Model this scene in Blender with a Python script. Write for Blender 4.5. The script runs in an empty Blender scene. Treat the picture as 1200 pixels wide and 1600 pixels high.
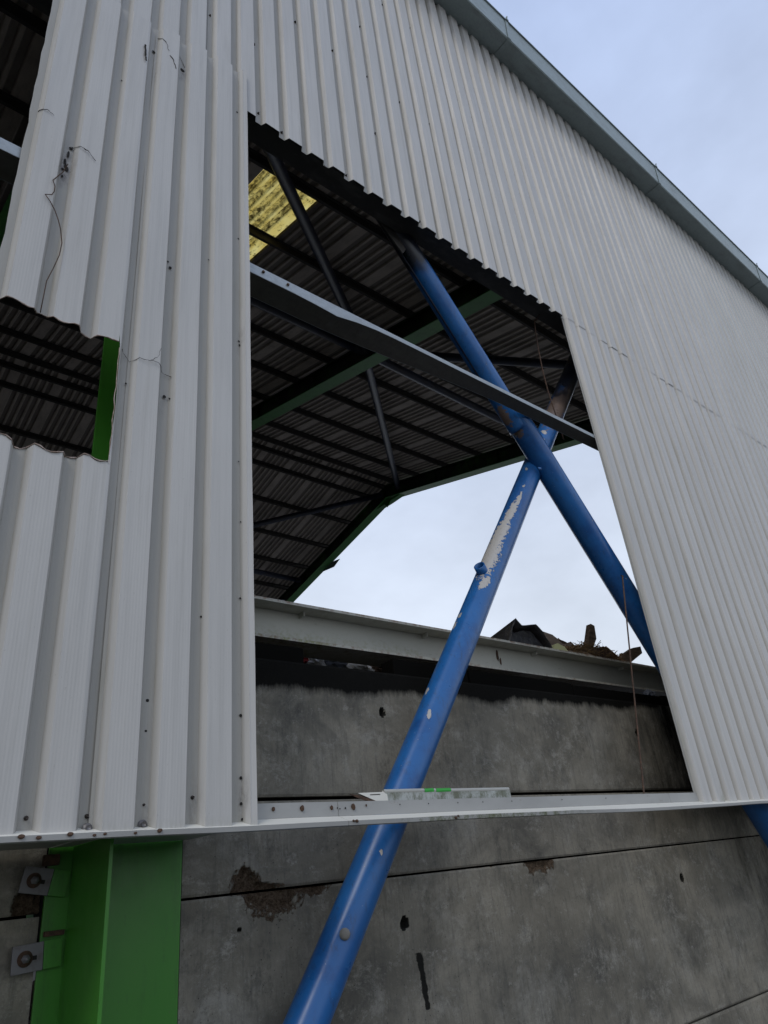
import bpy, bmesh, math, random
from mathutils import Vector, Matrix, noise
random.seed(7)
C = bpy.context.scene.collection
S = bpy.context.scene
PI = math.pi
rad = math.radians

# ------------------------------------------------------------------ camera
cam_d = bpy.data.cameras.new('camera')
cam = bpy.data.objects.new('camera', cam_d); C.objects.link(cam)
cam_d.sensor_fit = 'HORIZONTAL'; cam_d.sensor_width = 36; cam_d.lens = 36*1103.5/1200
cam_d.clip_start = 0.05; cam_d.clip_end = 2000
cx = Vector((0.76423, -0.63753, -0.09755)); cy = Vector((-0.22701, -0.40747, 0.88455)); cz = Vector((-0.60368, -0.65385, -0.45612))
cam.matrix_world = Matrix(((cx.x, cy.x, cz.x, 0), (cx.y, cy.y, cz.y, 0), (cx.z, cy.z, cz.z, 1.6), (0, 0, 0, 1)))
S.camera = cam

# ------------------------------------------------------------------ world, sun, exposure
SUN_EL, SUN_AZ = 46.0, 238.0          # azimuth clockwise from +Y: behind the camera, a little to the left
W = bpy.data.worlds.new('World'); S.world = W; W.use_nodes = True
nt = W.node_tree; nt.nodes.clear()
def wn(t, **k):
    n = nt.nodes.new(t)
    for a, b in k.items(): setattr(n, a, b)
    return n
out = wn('ShaderNodeOutputWorld'); bg = wn('ShaderNodeBackground'); bg.inputs[1].default_value = 0.10
sky = wn('ShaderNodeTexSky', sky_type='NISHITA', sun_disc=False, sun_elevation=rad(SUN_EL), sun_rotation=rad(SUN_AZ))
sky.air_density = 1.0; sky.dust_density = 2.0
tc = wn('ShaderNodeTexCoord'); sep = wn('ShaderNodeSeparateXYZ'); nt.links.new(tc.outputs['Generated'], sep.inputs[0])
ramp = wn('ShaderNodeValToRGB')       # cloud deck: whiter low down, bluer overhead
ramp.color_ramp.elements[0].position = 0.05; ramp.color_ramp.elements[0].color = (0.85, 0.91, 0.98, 1)
ramp.color_ramp.elements[1].position = 0.90; ramp.color_ramp.elements[1].color = (0.47, 0.585, 0.86, 1)
nt.links.new(sep.outputs['Z'], ramp.inputs[0])
nz = wn('ShaderNodeTexNoise'); nz.inputs['Scale'].default_value = 3.4; nz.inputs['Detail'].default_value = 5; nz.inputs['Roughness'].default_value = 0.55
mp = wn('ShaderNodeMapping'); mp.inputs['Scale'].default_value = (1, 1, 1.8)
nt.links.new(tc.outputs['Generated'], mp.inputs[0]); nt.links.new(mp.outputs[0], nz.inputs[0])
mr = wn('ShaderNodeMapRange'); mr.inputs['From Min'].default_value = 0.3; mr.inputs['From Max'].default_value = 0.7
mr.inputs['To Min'].default_value = 8.9; mr.inputs['To Max'].default_value = 11.3
nt.links.new(nz.outputs[0], mr.inputs[0])
vm = wn('ShaderNodeVectorMath', operation='SCALE'); nt.links.new(ramp.outputs[0], vm.inputs[0]); nt.links.new(mr.outputs[0], vm.inputs['Scale'])
mx = wn('ShaderNodeMix', data_type='RGBA'); mx.inputs[0].default_value = 0.93
nt.links.new(sky.outputs[0], mx.inputs[6]); nt.links.new(vm.outputs[0], mx.inputs[7])
nt.links.new(mx.outputs[2], bg.inputs[0]); nt.links.new(bg.outputs[0], out.inputs[0])

sd = bpy.data.lights.new('sun', 'SUN'); sd.energy = 0.95; sd.angle = rad(18); sd.color = (1, 0.96, 0.9)
sun = bpy.data.objects.new('sun', sd); C.objects.link(sun)
az = rad(SUN_AZ); el = rad(SUN_EL)
sdir = Vector((math.sin(az)*math.cos(el), math.cos(az)*math.cos(el), math.sin(el)))
sun.rotation_euler = sdir.to_track_quat('Z', 'Y').to_euler(); sun.location = (0, -20, 30)
S.view_settings.view_transform = 'Standard'; S.view_settings.look = 'None'
S.view_settings.exposure = 0.0; S.view_settings.gamma = 1.0; S.view_settings.use_curve_mapping = False
S.render.engine = 'CYCLES'

# ------------------------------------------------------------------ materials
class M:
    def __init__(s, name, col=(.5, .5, .5), rough=.5, metal=0.0, spec=.5):
        s.m = bpy.data.materials.new(name); s.m.use_nodes = True
        s.t = s.m.node_tree; s.b = s.t.nodes['Principled BSDF']
        s.b.inputs['Roughness'].default_value = rough; s.b.inputs['Metallic'].default_value = metal
        s.b.inputs['Specular IOR Level'].default_value = spec
        n = s.t.nodes.new('ShaderNodeRGB'); n.outputs[0].default_value = (*col, 1); s.col = n.outputs[0]
        s.tc = s.t.nodes.new('ShaderNodeTexCoord'); s.vec = s.tc.outputs['Object']; s.bump = None
        s.t.links.new(s.col, s.b.inputs['Base Color'])
    def coord(s, scale):
        n = s.t.nodes.new('ShaderNodeMapping'); n.inputs['Scale'].default_value = scale
        s.t.links.new(s.vec, n.inputs[0]); return n.outputs[0]
    def noise(s, scale, stretch=(1, 1, 1), detail=5, rough=.6, dist=0):
        n = s.t.nodes.new('ShaderNodeTexNoise'); n.inputs['Scale'].default_value = scale
        n.inputs['Detail'].default_value = detail; n.inputs['Roughness'].default_value = rough; n.inputs['Distortion'].default_value = dist
        s.t.links.new(s.coord(stretch), n.inputs[0]); return n.outputs[0]
    def attr(s, name):
        n = s.t.nodes.new('ShaderNodeAttribute'); n.attribute_name = name; return n.outputs['Fac']
    def rng(s, v, a, b, c=0.0, d=1.0):
        n = s.t.nodes.new('ShaderNodeMapRange'); n.inputs[1].default_value = a; n.inputs[2].default_value = b
        n.inputs[3].default_value = c; n.inputs[4].default_value = d; s.t.links.new(v, n.inputs[0]); return n.outputs[0]
    def math(s, op, a, b):
        n = s.t.nodes.new('ShaderNodeMath'); n.operation = op
        for i, v in enumerate((a, b)):
            if isinstance(v, (int, float)): n.inputs[i].default_value = v
            else: s.t.links.new(v, n.inputs[i])
        return n.outputs[0]
    def mix(s, fac, col, amt=1.0):
        n = s.t.nodes.new('ShaderNodeMix'); n.data_type = 'RGBA'
        s.t.links.new(s.math('MULTIPLY', fac, amt), n.inputs[0]); s.t.links.new(s.col, n.inputs[6])
        if isinstance(col, tuple): n.inputs[7].default_value = (*col, 1)
        else: s.t.links.new(col, n.inputs[7])
        s.col = n.outputs[2]; s.t.links.new(s.col, s.b.inputs['Base Color']); return s
    def rough(s, fac, a, b):
        s.t.links.new(s.rng(fac, 0, 1, a, b), s.b.inputs['Roughness']); return s
    def bmp(s, h, dist=.01, strength=.5):
        n = s.t.nodes.new('ShaderNodeBump'); n.inputs['Distance'].default_value = dist; n.inputs['Strength'].default_value = strength
        s.t.links.new(h, n.inputs['Height'])
        if s.bump: s.t.links.new(s.bump, n.inputs['Normal'])
        s.bump = n.outputs[0]; s.t.links.new(s.bump, s.b.inputs['Normal']); return s

# off-white plastic-coated steel cladding
mc = M('cladding_coating', (.535, .523, .50), .42, 0, .5)
mc.mix(mc.rng(mc.noise(1.3, (1, 1, .35)), .35, .7), (.43, .415, .39), .6)
mc.mix(mc.rng(mc.noise(30, (1, 1, .025), 4), .48, .75), (.34, .335, .32), .40)
mc.mix(mc.rng(mc.noise(9, (2.2, 1, .10), 6, .7), .60, .80), (.38, .36, .31), .35)
mc.mix(mc.rng(mc.attr('groove'), .55, 1.0), (.27, .255, .215), .72)  # groove floors coloured darker to paint in their occlusion shade
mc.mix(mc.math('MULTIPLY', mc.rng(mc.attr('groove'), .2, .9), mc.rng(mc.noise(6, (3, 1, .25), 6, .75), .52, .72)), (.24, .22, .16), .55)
mc.mix(mc.math('MULTIPLY', mc.attr('stain'), mc.rng(mc.noise(26, (1, 1, .5), 6, .8), .40, .58)), (.06, .04, .03), .9)
spk = mc.noise(120, (1, 1, .5), 2)
mc.mix(mc.rng(spk, .70, .76), (.22, .20, .16), .45)
mc.mix(mc.math('MULTIPLY', mc.rng(mc.attr('moss'), .2, .9), mc.rng(mc.noise(30, (3, 1, .5), 5), .38, .62)), (.12, .13, .03), .85)
wv = mc.t.nodes.new('ShaderNodeTexWave'); wv.bands_direction = 'X'; wv.inputs['Scale'].default_value = 22; wv.inputs['Distortion'].default_value = .15
mc.t.links.new(mc.vec, wv.inputs[0])
mc.bmp(wv.outputs[1], .0006, .5).bmp(mc.noise(3, (1, 1, .3), 3), .03, .22)
oi = mc.t.nodes.new('ShaderNodeObjectInfo'); mc.mix(mc.rng(oi.outputs['Random'], .3, 1), (.44, .44, .425), .35)
mc.mix(mc.rng(mc.noise(4, (4, 1, .12), 8, .75), .53, .70), (.33, .32, .29), .38)
mc.rough(mc.noise(5, (1, 1, .2)), .33, .55)
CLAD = mc.m

mb = M('burnt_edge', (.26, .19, .15), .9); mb.mix(mb.rng(mb.noise(30), .4, .6), (.46, .38, .34)); BURNT = mb.m
md = M('black_crack', (.012, .011, .010), .9); BLACK = md.m

def galv(name, c=(.36, .39, .40), d=(.24, .26, .27), r=.42, metal=.55):
    g = M(name, c, r, metal)
    vo = g.t.nodes.new('ShaderNodeTexVoronoi'); vo.inputs['Scale'].default_value = 40; g.t.links.new(g.vec, vo.inputs[0])
    g.mix(g.rng(vo.outputs['Color'], 0, 1), d, .45)
    g.mix(g.rng(g.noise(6, (.4, 1, 1), 6, .7), .5, .75), (.14, .14, .13), .5)
    g.rough(g.noise(14), .3, .6); g.bmp(g.noise(40), .002, .25); return g.m
GALV = galv('galvanised_steel')
GUT = galv('gutter_steel', (.30, .36, .36), (.22, .27, .28), .5, .2)

def green(name, sootamt=0.0, c1=(.040, .205, .018), c2=(.060, .225, .028)):
    g = M(name, c1, .38, 0, .5)
    g.mix(g.rng(g.noise(2.2, (1, 1, .5)), .35, .7), c2, .7)
    g.mix(g.rng(g.noise(5, (1, 1, .22), 9, .8), .52, .70), (.022, .065, .014), .55)
    g.mix(g.rng(g.noise(9, (1, 1, 1), 9, .85), .62, .66), (.10, .085, .06), .7)
    g.mix(g.rng(g.noise(40, (.35, .35, 2.5), 5, .8), .67, .70), (.16, .22, .14), .6)
    g.mix(g.rng(g.noise(25, (1, 1, .35), 6, .75), .60, .74), (.02, .05, .015), .6)
    g.mix(g.rng(g.noise(80, (1, 1, 1), 2), .71, .75), (.10, .09, .06), .6)
    if sootamt: g.mix(g.rng(g.noise(1.2), .15, .5), (.009, .011, .009), sootamt)
    g.rough(g.noise(10), .25, .5); g.bmp(g.noise(18), .003, .15); return g.m
GREEN = green('green_paint'); GREEN_SOOT = green('sooted_green_paint', .93); GREEN_BOUNCE = green('bounce_lit_green_paint', 0, (.085, .30, .075), (.10, .26, .09))  # rafter flange green lightened to stand in for light bounced off the floor

def blue(name, col=(.016, .108, .32)):
    g = M(name, col, .3, 0, .5)
    g.mix(g.rng(g.noise(3, (1, 1, 1), 4), .35, .7), (.016, .14, .40), .6)
    g.mix(g.rng(g.noise(2.0, (1, 1, 1), 7, .75), .48, .66), (.009, .055, .20), .75)
    g.mix(g.rng(g.noise(20, (1, 1, .4), 7, .8), .54, .70), (.030, .055, .10), .7)
    g.mix(g.rng(g.noise(6, (1, 1, 1), 9, .85), .60, .68), (.10, .13, .17), .35)
    g.mix(g.rng(g.noise(70, (1, 1, 1), 2), .735, .755), (.40, .43, .48), .7)
    w = g.noise(34, (1, 1, 1), 5, .7)
    pk = g.math('ADD', g.attr('peel'), g.rng(w, .3, .7, -.28, .28))
    g.mix(g.rng(pk, .50, .535), (.46, .44, .41))
    g.mix(g.math('MULTIPLY', g.rng(pk, .50, .535), g.rng(g.noise(50, (1, 1, 1), 5), .55, .7)), (.30, .26, .21), .6)
    rk = g.math('ADD', g.attr('rust'), g.rng(w, .3, .7, -.25, .25)); g.mix(g.rng(rk, .50, .6), (.17, .12, .085), .95)
    sk = g.math('ADD', g.attr('soot'), g.rng(g.noise(7, (1, 1, 1), 5), .3, .7, -.22, .22)); g.mix(g.rng(sk, .35, .9), (.009, .009, .012), .97)
    g.rough(g.noise(9), .20, .42); g.bmp(g.rng(pk, .48, .53, 1, 0), .0025, .8).bmp(g.noise(25), .002, .12); return g.m
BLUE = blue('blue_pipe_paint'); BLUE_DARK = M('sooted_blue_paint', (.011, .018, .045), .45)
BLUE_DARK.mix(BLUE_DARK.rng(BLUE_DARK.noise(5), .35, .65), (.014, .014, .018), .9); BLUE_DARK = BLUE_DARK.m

# precast concrete with soot, spalls, scratches
def concrete(name):
    g = M(name, (.27, .248, .20), .9, 0, .08)
    g.mix(g.rng(g.noise(.75, (1, 1, 1.5), 5, .6, .8), .40, .62), (.115, .107, .088), .70)
    g.mix(g.rng(g.noise(2.7, (1, 1, 1), 8, .72, .7), .47, .70), (.065, .065, .062), .62)
    g.mix(g.rng(g.noise(1.9, (1, 1, 1.1), 9, .78, .4), .52, .68), (.36, .345, .30), .50)
    g.mix(g.rng(g.noise(4.2, (1, 1, 1.2), 12, .88, .3), .525, .60), (.37, .355, .31), .50)
    g.mix(g.rng(g.noise(3.3, (1.3, 1, .9), 12, .86), .54, .62), (.065, .063, .058), .50)
    g.mix(g.rng(g.noise(14, (2.2, 1, .22), 8, .78), .50, .70), (.075, .075, .07), .55)
    g.mix(g.rng(g.noise(6.5, (1, 1, 1.4), 10, .85), .575, .66), (.40, .385, .34), .55)
    g.mix(g.rng(g.noise(60, (1, 1, .8), 6, .85), .52, .70), (.10, .095, .085), .55)
    g.mix(g.rng(g.noise(38, (.45, 1, 2.4), 6, .85, .6), .665, .70), (.46, .44, .40), .5)
    g.mix(g.rng(g.noise(17, (3, 1, .16), 4, .8), .69, .72), (.03, .03, .028), .6)
    pv = g.t.nodes.new('ShaderNodeTexVoronoi'); pv.inputs['Scale'].default_value = 26; g.t.links.new(g.vec, pv.inputs[0])
    g.mix(g.math('MULTIPLY', g.rng(pv.outputs['Distance'], .05, .10, 1, 0), g.rng(pv.outputs['Color'], .45, .5)), (.03, .028, .025), .8)
    w = g.noise(16, (1, 1, 1), 6, .75)
    sk = g.math('ADD', g.attr('soot'), g.rng(g.noise(3.2, (2.0, 1, .45), 12, .85), .3, .7, -.36, .36)); g.mix(g.rng(sk, .30, .85), (.005, .005, .0045), .985)
    bk = g.math('ADD', g.attr('black'), g.rng(w, .3, .7, -.3, .3)); g.mix(g.rng(bk, .45, .62), (.010, .010, .009), .96)
    sp = g.math('ADD', g.attr('spall'), g.rng(g.noise(28, (1, 1, 1), 8, .75), .3, .7, -.28, .28)); spm = g.rng(sp, .49, .52)
    ag = g.noise(75, (1, 1, 1), 6, .8)
    n = g.t.nodes.new('ShaderNodeMix'); n.data_type = 'RGBA'; n.inputs[6].default_value = (.055, .036, .022, 1); n.inputs[7].default_value = (.27, .20, .14, 1)
    g.t.links.new(g.rng(ag, .35, .68), n.inputs[0]); g.mix(spm, n.outputs[2])
    g.bmp(g.math('MULTIPLY', spm, ag), .05, 1.0).bmp(g.noise(30, (1, 1, 1), 8, .75), .008, .6).bmp(g.noise(2, (1, 1, 1), 5), .02, .3)
    return g.m
CONC = concrete('precast_concrete')

mg = M('grey_beam_paint', (.43, .425, .37), .5)
mg.mix(mg.rng(mg.noise(1.5, (.6, 1, 1)), .35, .7), (.31, .31, .27), .7)
mg.mix(mg.rng(mg.noise(14, (.5, 1, 2), 6, .75), .60, .74), (.11, .10, .07), .6)
mg.mix(mg.math('MULTIPLY', mg.rng(mg.attr('moss'), .3, .9), mg.rng(mg.noise(22, (1, 1, 1), 6, .75), .45, .62)), (.16, .16, .03), .8)
mg.mix(mg.math('MULTIPLY', mg.rng(mg.attr('rustline'), .3, .9), mg.rng(mg.noise(18, (1, 1, 1), 6, .8), .47, .6)), (.16, .085, .045), .9)
mg.bmp(mg.noise(30), .002, .3); BEAM = mg.m

mf = M('flashing_coating', (.34, .34, .325), .4)
mf.mix(mf.rng(mf.noise(4, (.5, 1, 1)), .4, .7), (.25, .25, .24), .6)
mf.mix(mf.rng(mf.noise(16, (.8, 1, 1.5), 6, .8), .62, .74), (.15, .12, .08), .7)
mf.mix(mf.math('MULTIPLY', mf.rng(mf.attr('moss'), .2, .8), mf.rng(mf.noise(14, (1, 1, 1), 6, .8), .46, .6)), (.07, .085, .02), .9)
mf.bmp(mf.noise(6), .006, .25); FLASH = mf.m
FLASH_LIGHT = M('cream_edge_coating', (.66, .645, .58), .4)
FLASH_LIGHT.mix(FLASH_LIGHT.rng(FLASH_LIGHT.noise(12, (.5, 1, 1), 6, .8), .60, .75), (.22, .18, .11), .6); FLASH_LIGHT = FLASH_LIGHT.m

mr_ = M('roof_sheet_underside', (.62, .54, .47), .7)
mr_.mix(mr_.rng(mr_.noise(1.1, (1, 1, 1), 5), .35, .65), (.38, .33, .29), .55)
mr_.mix(mr_.rng(mr_.noise(9, (1, .3, 1), 6), .5, .7), (.14, .12, .10), .35)
mr_.mix(mr_.rng(mr_.attr('groove'), .3, .9), (.09, .078, .068), .6); ROOF = mr_.m

ms = M('mossy_translucent_sheet', (.96, .88, .52), .6)
ms.mix(ms.rng(ms.noise(5, (1, .25, 1), 5), .4, .7), (.80, .64, .22), .7)
ms.mix(ms.rng(ms.attr('groove'), .2, .9), (.72, .60, .25), .45)
dirt = ms.math('MAXIMUM', ms.math('MULTIPLY', ms.rng(ms.noise(5, (1.2, .8, 1), 10, .85), .53, .60), ms.rng(ms.noise(30, (1, .6, 1), 6, .9), .42, .52)), ms.math('MULTIPLY', ms.rng(ms.noise(8, (1.2, .6, 1), 12, .95), .47, .56), ms.rng(ms.attr('groove'), .15, .6)))
ms.mix(dirt, (.05, .035, .015), .93)
tr = ms.t.nodes.new('ShaderNodeBsdfTranslucent'); mxs = ms.t.nodes.new('ShaderNodeMixShader'); mxs.inputs[0].default_value = .85
ms.t.links.new(ms.col, tr.inputs[0]); ms.t.links.new(ms.b.outputs[0], mxs.inputs[1]); ms.t.links.new(tr.outputs[0], mxs.inputs[2])
ms.t.links.new(mxs.outputs[0], ms.t.nodes['Material Output'].inputs[0]); SKYL = ms.m

mp_ = M('sooted_purlin', (.055, .050, .045), .8); PURL = mp_.m
mu = M('rust', (.045, .027, .018), .9); mu.mix(mu.rng(mu.noise(40), .4, .6), (.11, .06, .035), .7); RUST = mu.m
mw = M('charred_timber', (.08, .055, .038), .85); mw.mix(mw.rng(mw.noise(12, (.3, 3, 3), 6, .8), .45, .65), (.26, .18, .12), .8); mw.bmp(mw.noise(20, (.3, 3, 3)), .01, .6); WOOD = mw.m
mz = M('straw', (.19, .12, .055), .9); STRAW = mz.m
mk = M('black_plastic', (.030, .030, .033), .35); mk.mix(mk.rng(mk.noise(9, (1, 1, 1), 8, .8), .5, .65), (.09, .085, .075), .7); mk.bmp(mk.noise(8, (1, 1, 1), 6, .7), .03, .9); PLASTIC = mk.m
mh = M('waste_earth', (.09, .07, .055), .95); mh.mix(mh.rng(mh.noise(8, (1, 1, 1), 7, .8), .5, .65), (.25, .20, .16), .8); mh.bmp(mh.noise(9, (1, 1, 1), 8), .06, .9); WASTE = mh.m
WHITE = M('white_plastic', (.85, .83, .80), .5); WHITE.mix(WHITE.rng(WHITE.noise(9), .55, .7), (.35, .30, .25), .7); WHITE = WHITE.m
RED = M('red_cloth', (.42, .03, .03), .8).m
GREYC = M('grey_cloth', (.16, .17, .20), .8).m
STEEL = M('dull_steel_plate', (.17, .165, .17), .5, .4); STEEL.mix(STEEL.rng(STEEL.noise(20), .5, .7), (.09, .07, .055), .7); STEEL = STEEL.m
LIME = M('bright_green_tape', (.05, .52, .06), .5).m
mm = M('mossy_housing', (.42, .44, .42), .55); mm.mix(mm.rng(mm.noise(14, (1, 1, .6), 7, .8), .42, .6), (.085, .095, .045), .85); MOSSY = mm.m
mn = M('yard_ground', (.085, .080, .072), .95); mn.mix(mn.rng(mn.noise(.4, (1, 1, 1), 8, .7), .4, .65), (.05, .047, .042), .7); mn.bmp(mn.noise(12, (1, 1, 1), 8), .02, .6); YARD = mn.m
mi = M('dusty_floor', (.32, .30, .27), .95); FLOOR = mi.m
mj = M('near_black_matte', (.007, .0068, .0062), .95, 0, .0); DARKWALL = mj.m  # near-black surface, also carries the painted shade of the beam gap

# ------------------------------------------------------------------ helpers
def link(name, me, mats, parent=None, loc=None):
    o = bpy.data.objects.new(name, me); C.objects.link(o)
    if mats is not None and len(me.materials) == 0:
        for m in (mats if isinstance(mats, (list, tuple)) else [mats]): me.materials.append(m)
    if parent: o.parent = parent
    if loc: o.location = loc
    return o
def pyd(name, vs, fs, smooth=False, idx=None, attrs=None):
    me = bpy.data.meshes.new(name); me.from_pydata([tuple(v) for v in vs], [], fs)
    if smooth: me.polygons.foreach_set('use_smooth', [True]*len(me.polygons))
    if idx: me.polygons.foreach_set('material_index', idx)
    for k, v in (attrs or {}).items():
        a = me.attributes.new(k, 'FLOAT', 'POINT'); a.data.foreach_set('value', v)
    me.update(); return me
def thing(name, label, cat, loc=(0, 0, 0), group=None):
    o = bpy.data.objects.new(name, None); C.objects.link(o); o.location = loc; o.empty_display_size = .1
    return tag(o, label, cat, group)
def tag(o, label, cat, group=None):
    o['label'] = label; o['category'] = cat
    if group: o['group'] = group
    return o
def boxes(lst, bev=0):
    """lst of (x0,x1,y0,y1,z0,z1)"""
    vs, fs = [], []
    for (a, b, c, d, e, f) in lst:
        n = len(vs)
        vs += [(a, c, e), (b, c, e), (b, d, e), (a, d, e), (a, c, f), (b, c, f), (b, d, f), (a, d, f)]
        fs += [[n+i for i in q] for q in ((0, 3, 2, 1), (4, 5, 6, 7), (0, 1, 5, 4), (1, 2, 6, 5), (2, 3, 7, 6), (3, 0, 4, 7))]
    me = pyd('box', vs, fs)
    if bev:
        bm = bmesh.new(); bm.from_mesh(me); bmesh.ops.bevel(bm, geom=bm.edges[:], offset=bev, segments=2, affect='EDGES', profile=.6); bm.to_mesh(me); bm.free()
    return me
def box(name, dims, mat, parent=None, bev=.003): return link(name, boxes([dims], bev), mat, parent)
def frame_of(d):
    d = Vector(d).normalized(); u = Vector((0, 0, 1)) if abs(d.z) < .9 else Vector((1, 0, 0))
    a = d.cross(u).normalized(); b = a.cross(d).normalized(); return a, b
def tube_me(pts, r, n=12, caps=True):
    pts = [Vector(p) for p in pts]; vs, fs = [], []; m = len(pts)
    a = None
    for i, p in enumerate(pts):
        d = (pts[min(i+1, m-1)]-pts[max(i-1, 0)]).normalized()
        if a is None: a, b = frame_of(d)
        else: a = (a-d*a.dot(d)).normalized(); b = a.cross(d)
        rr = r[i] if isinstance(r, (list, tuple)) else r
        for k in range(n):
            t = 2*PI*k/n; vs.append(p+a*math.cos(t)*rr+b*math.sin(t)*rr)
    for i in range(m-1):
        for k in range(n): fs.append([i*n+k, i*n+(k+1) % n, (i+1)*n+(k+1) % n, (i+1)*n+k])
    if caps: fs.append(list(range(n))); fs.append([(m-1)*n+k for k in range(n)])
    return pyd('tube', vs, fs, True)
def tube(name, pts, r, mat, parent=None, n=12, caps=True): return link(name, tube_me(pts, r, n, caps), mat, parent)
def sstep(a, b, x): t = max(0, min(1, (x-a)/(b-a))); return t*t*(3-2*t)
def extrude_x(poly, x0, x1, closed=True, nx=1, fn=None):
    """extrude a (y,z) outline along x"""
    n = len(poly); vs, fs = [], []
    for i in range(nx+1):
        x = x0+(x1-x0)*i/nx
        for (y, z) in poly:
            v = (x, y, z); vs.append(fn(v) if fn else v)
    for i in range(nx):
        for k in range(n if closed else n-1):
            k2 = (k+1) % n; fs.append([i*n+k, i*n+k2, (i+1)*n+k2, (i+1)*n+k])
    if closed: fs.append(list(range(n))); fs.append([nx*n+k for k in range(n)][::-1])
    return pyd('extr', vs, fs)
def strip(pts, t):
    """turn an open (y,z) polyline into a closed outline of thickness t"""
    L = [Vector(p) for p in pts]; off = []
    for i, p in enumerate(L):
        d = (L[min(i+1, len(L)-1)]-L[max(i-1, 0)]).normalized(); off.append(p+Vector((-d.y, d.x))*t)
    return [tuple(p) for p in L]+[tuple(p) for p in off[::-1]]
def prism(name, pts, thick, mat, parent=None, axis=(0, 1, 0)):
    """flat polygon of 3D points, given thickness along axis"""
    n = len(pts); a = Vector(axis)*thick; vs = [Vector(p) for p in pts]+[Vector(p)+a for p in pts]
    fs = [list(range(n))[::-1], list(range(n, 2*n))]+[[i, (i+1) % n, n+(i+1) % n, n+i] for i in range(n)]
    return link(name, pyd('prism', vs, fs), mat, parent)
def thick(vs, fs, off, attrs=None):
    """give an open sheet thickness: second skin plus rims"""
    n = len(vs); off = Vector(off); vs2 = [Vector(v) for v in vs]; vs2 += [v+off for v in vs2[:n]]
    ec = {}
    for f in fs:
        for i in range(len(f)):
            e = (f[i], f[(i+1) % len(f)]); k = tuple(sorted(e)); ec.setdefault(k, []).append(e)
    fs2 = [list(f) for f in fs]+[[i+n for i in f[::-1]] for f in fs]
    for k, es in ec.items():
        if len(es) == 1: a, b = es[0]; fs2.append([b, a, a+n, b+n])
    at = {k: list(v)+list(v) for k, v in (attrs or {}).items()}
    return vs2, fs2, at

# ------------------------------------------------------------------ the setting: ground
g = link('yard_ground', pyd('yard_ground', [(-600, -600, 0), (600, -600, 0), (600, 900, 0), (-600, 900, 0)], [[0, 1, 2, 3]]), YARD); g['kind'] = 'structure'
g = link('shed_floor', pyd('shed_floor', [(-8.6, 3.9, .006), (17.5, 3.9, .006), (17.5, 33, .006), (-8.6, 33, .006)], [[0, 1, 2, 3]]), FLOOR); g['kind'] = 'structure'

# ------------------------------------------------------------------ cladding profile
P = .219; G0 = 1.70
def prof(x):
    """(y offset, groove amount) of the trapezoidal profile at x"""
    u = ((x-G0+P/2) % P)-P/2; a = abs(u)
    if a < .026: return .040, 1.0
    if a < .047: f = (a-.026)/.021; return .040*(1-f), 1-f*.5
    return 0.0, 0.0
def columns(x0, x1, fine=None):
    xs = {round(x0, 4), round(x1, 4)}
    k = int((x0-G0)/P)-2
    while G0+k*P < x1+P:
        gx = G0+k*P
        for d in (-.047, -.026, .026, .047):
            if x0 < gx+d < x1: xs.add(round(gx+d, 4))
        if fine:
            n = int(P/fine)
            for j in range(n):
                v = gx+P*j/n
                if x0 < v < x1: xs.add(round(v, 4))
        k += 1
    return sorted(xs)
def sheet_grid(xs, zlo, zhi, rows, yoff, dent=0.0, tilt=0.003, seed=0, moss=None):
    vs, fs, gr, mo = [], [], [], []
    n = len(xs)
    for j in range(rows+1):
        for x in xs:
            lo = zlo(x) if callable(zlo) else zlo; hi = zhi(x) if callable(zhi) else zhi
            z = lo+(hi-lo)*j/rows; y, q = prof(x)
            y += yoff+tilt*(x-xs[0])/(xs[-1]-xs[0])
            if dent: y += dent*noise.noise(Vector((x*2.3+seed*7.1, z*.9, seed)))
            vs.append(Vector((x, y, z))); gr.append(q); mo.append(moss(x, z) if moss else 0.0)
    for j in range(rows):
        for i in range(n-1): a = j*n+i; fs.append([a, a+1, a+n+1, a+n])
    return vs, fs, gr, mo
def join_grids(gs):
    V, F, A, B = [], [], [], []
    for v, f, a, b in gs: n = len(V); V += v; F += [[i+n for i in q] for q in f]; A += a; B += b
    return V, F, A, B
STAINS = [(.60, 5.42, .06, .17), (.60, 5.30, .05, .10), (1.265, 6.96, .04, .13), (1.05, 6.97, .03, .07), (1.045, 1.86, .06, .06), (1.265, 1.87, .06, .07), (.82, 1.85, .04, .04), (1.72, 1.93, .03, .09), (1.26, 4.01, .04, .05), (1.72, 4.61, .02, .05), (1.49, 1.90, .03, .10)]
def make_sheet(grid, parent, name='cladding_sheet'):
    V, F, A, B = grid
    ST = [max([0]+[1.3*max(0, 1-math.hypot((v.x-a)/c, (v.z-b)/d)) for (a, b, c, d) in STAINS]) for v in V]
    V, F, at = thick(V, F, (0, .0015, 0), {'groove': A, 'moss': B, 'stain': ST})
    return link(name, pyd('cladding_sheet', V, F, attrs=at), CLAD, parent)

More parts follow.
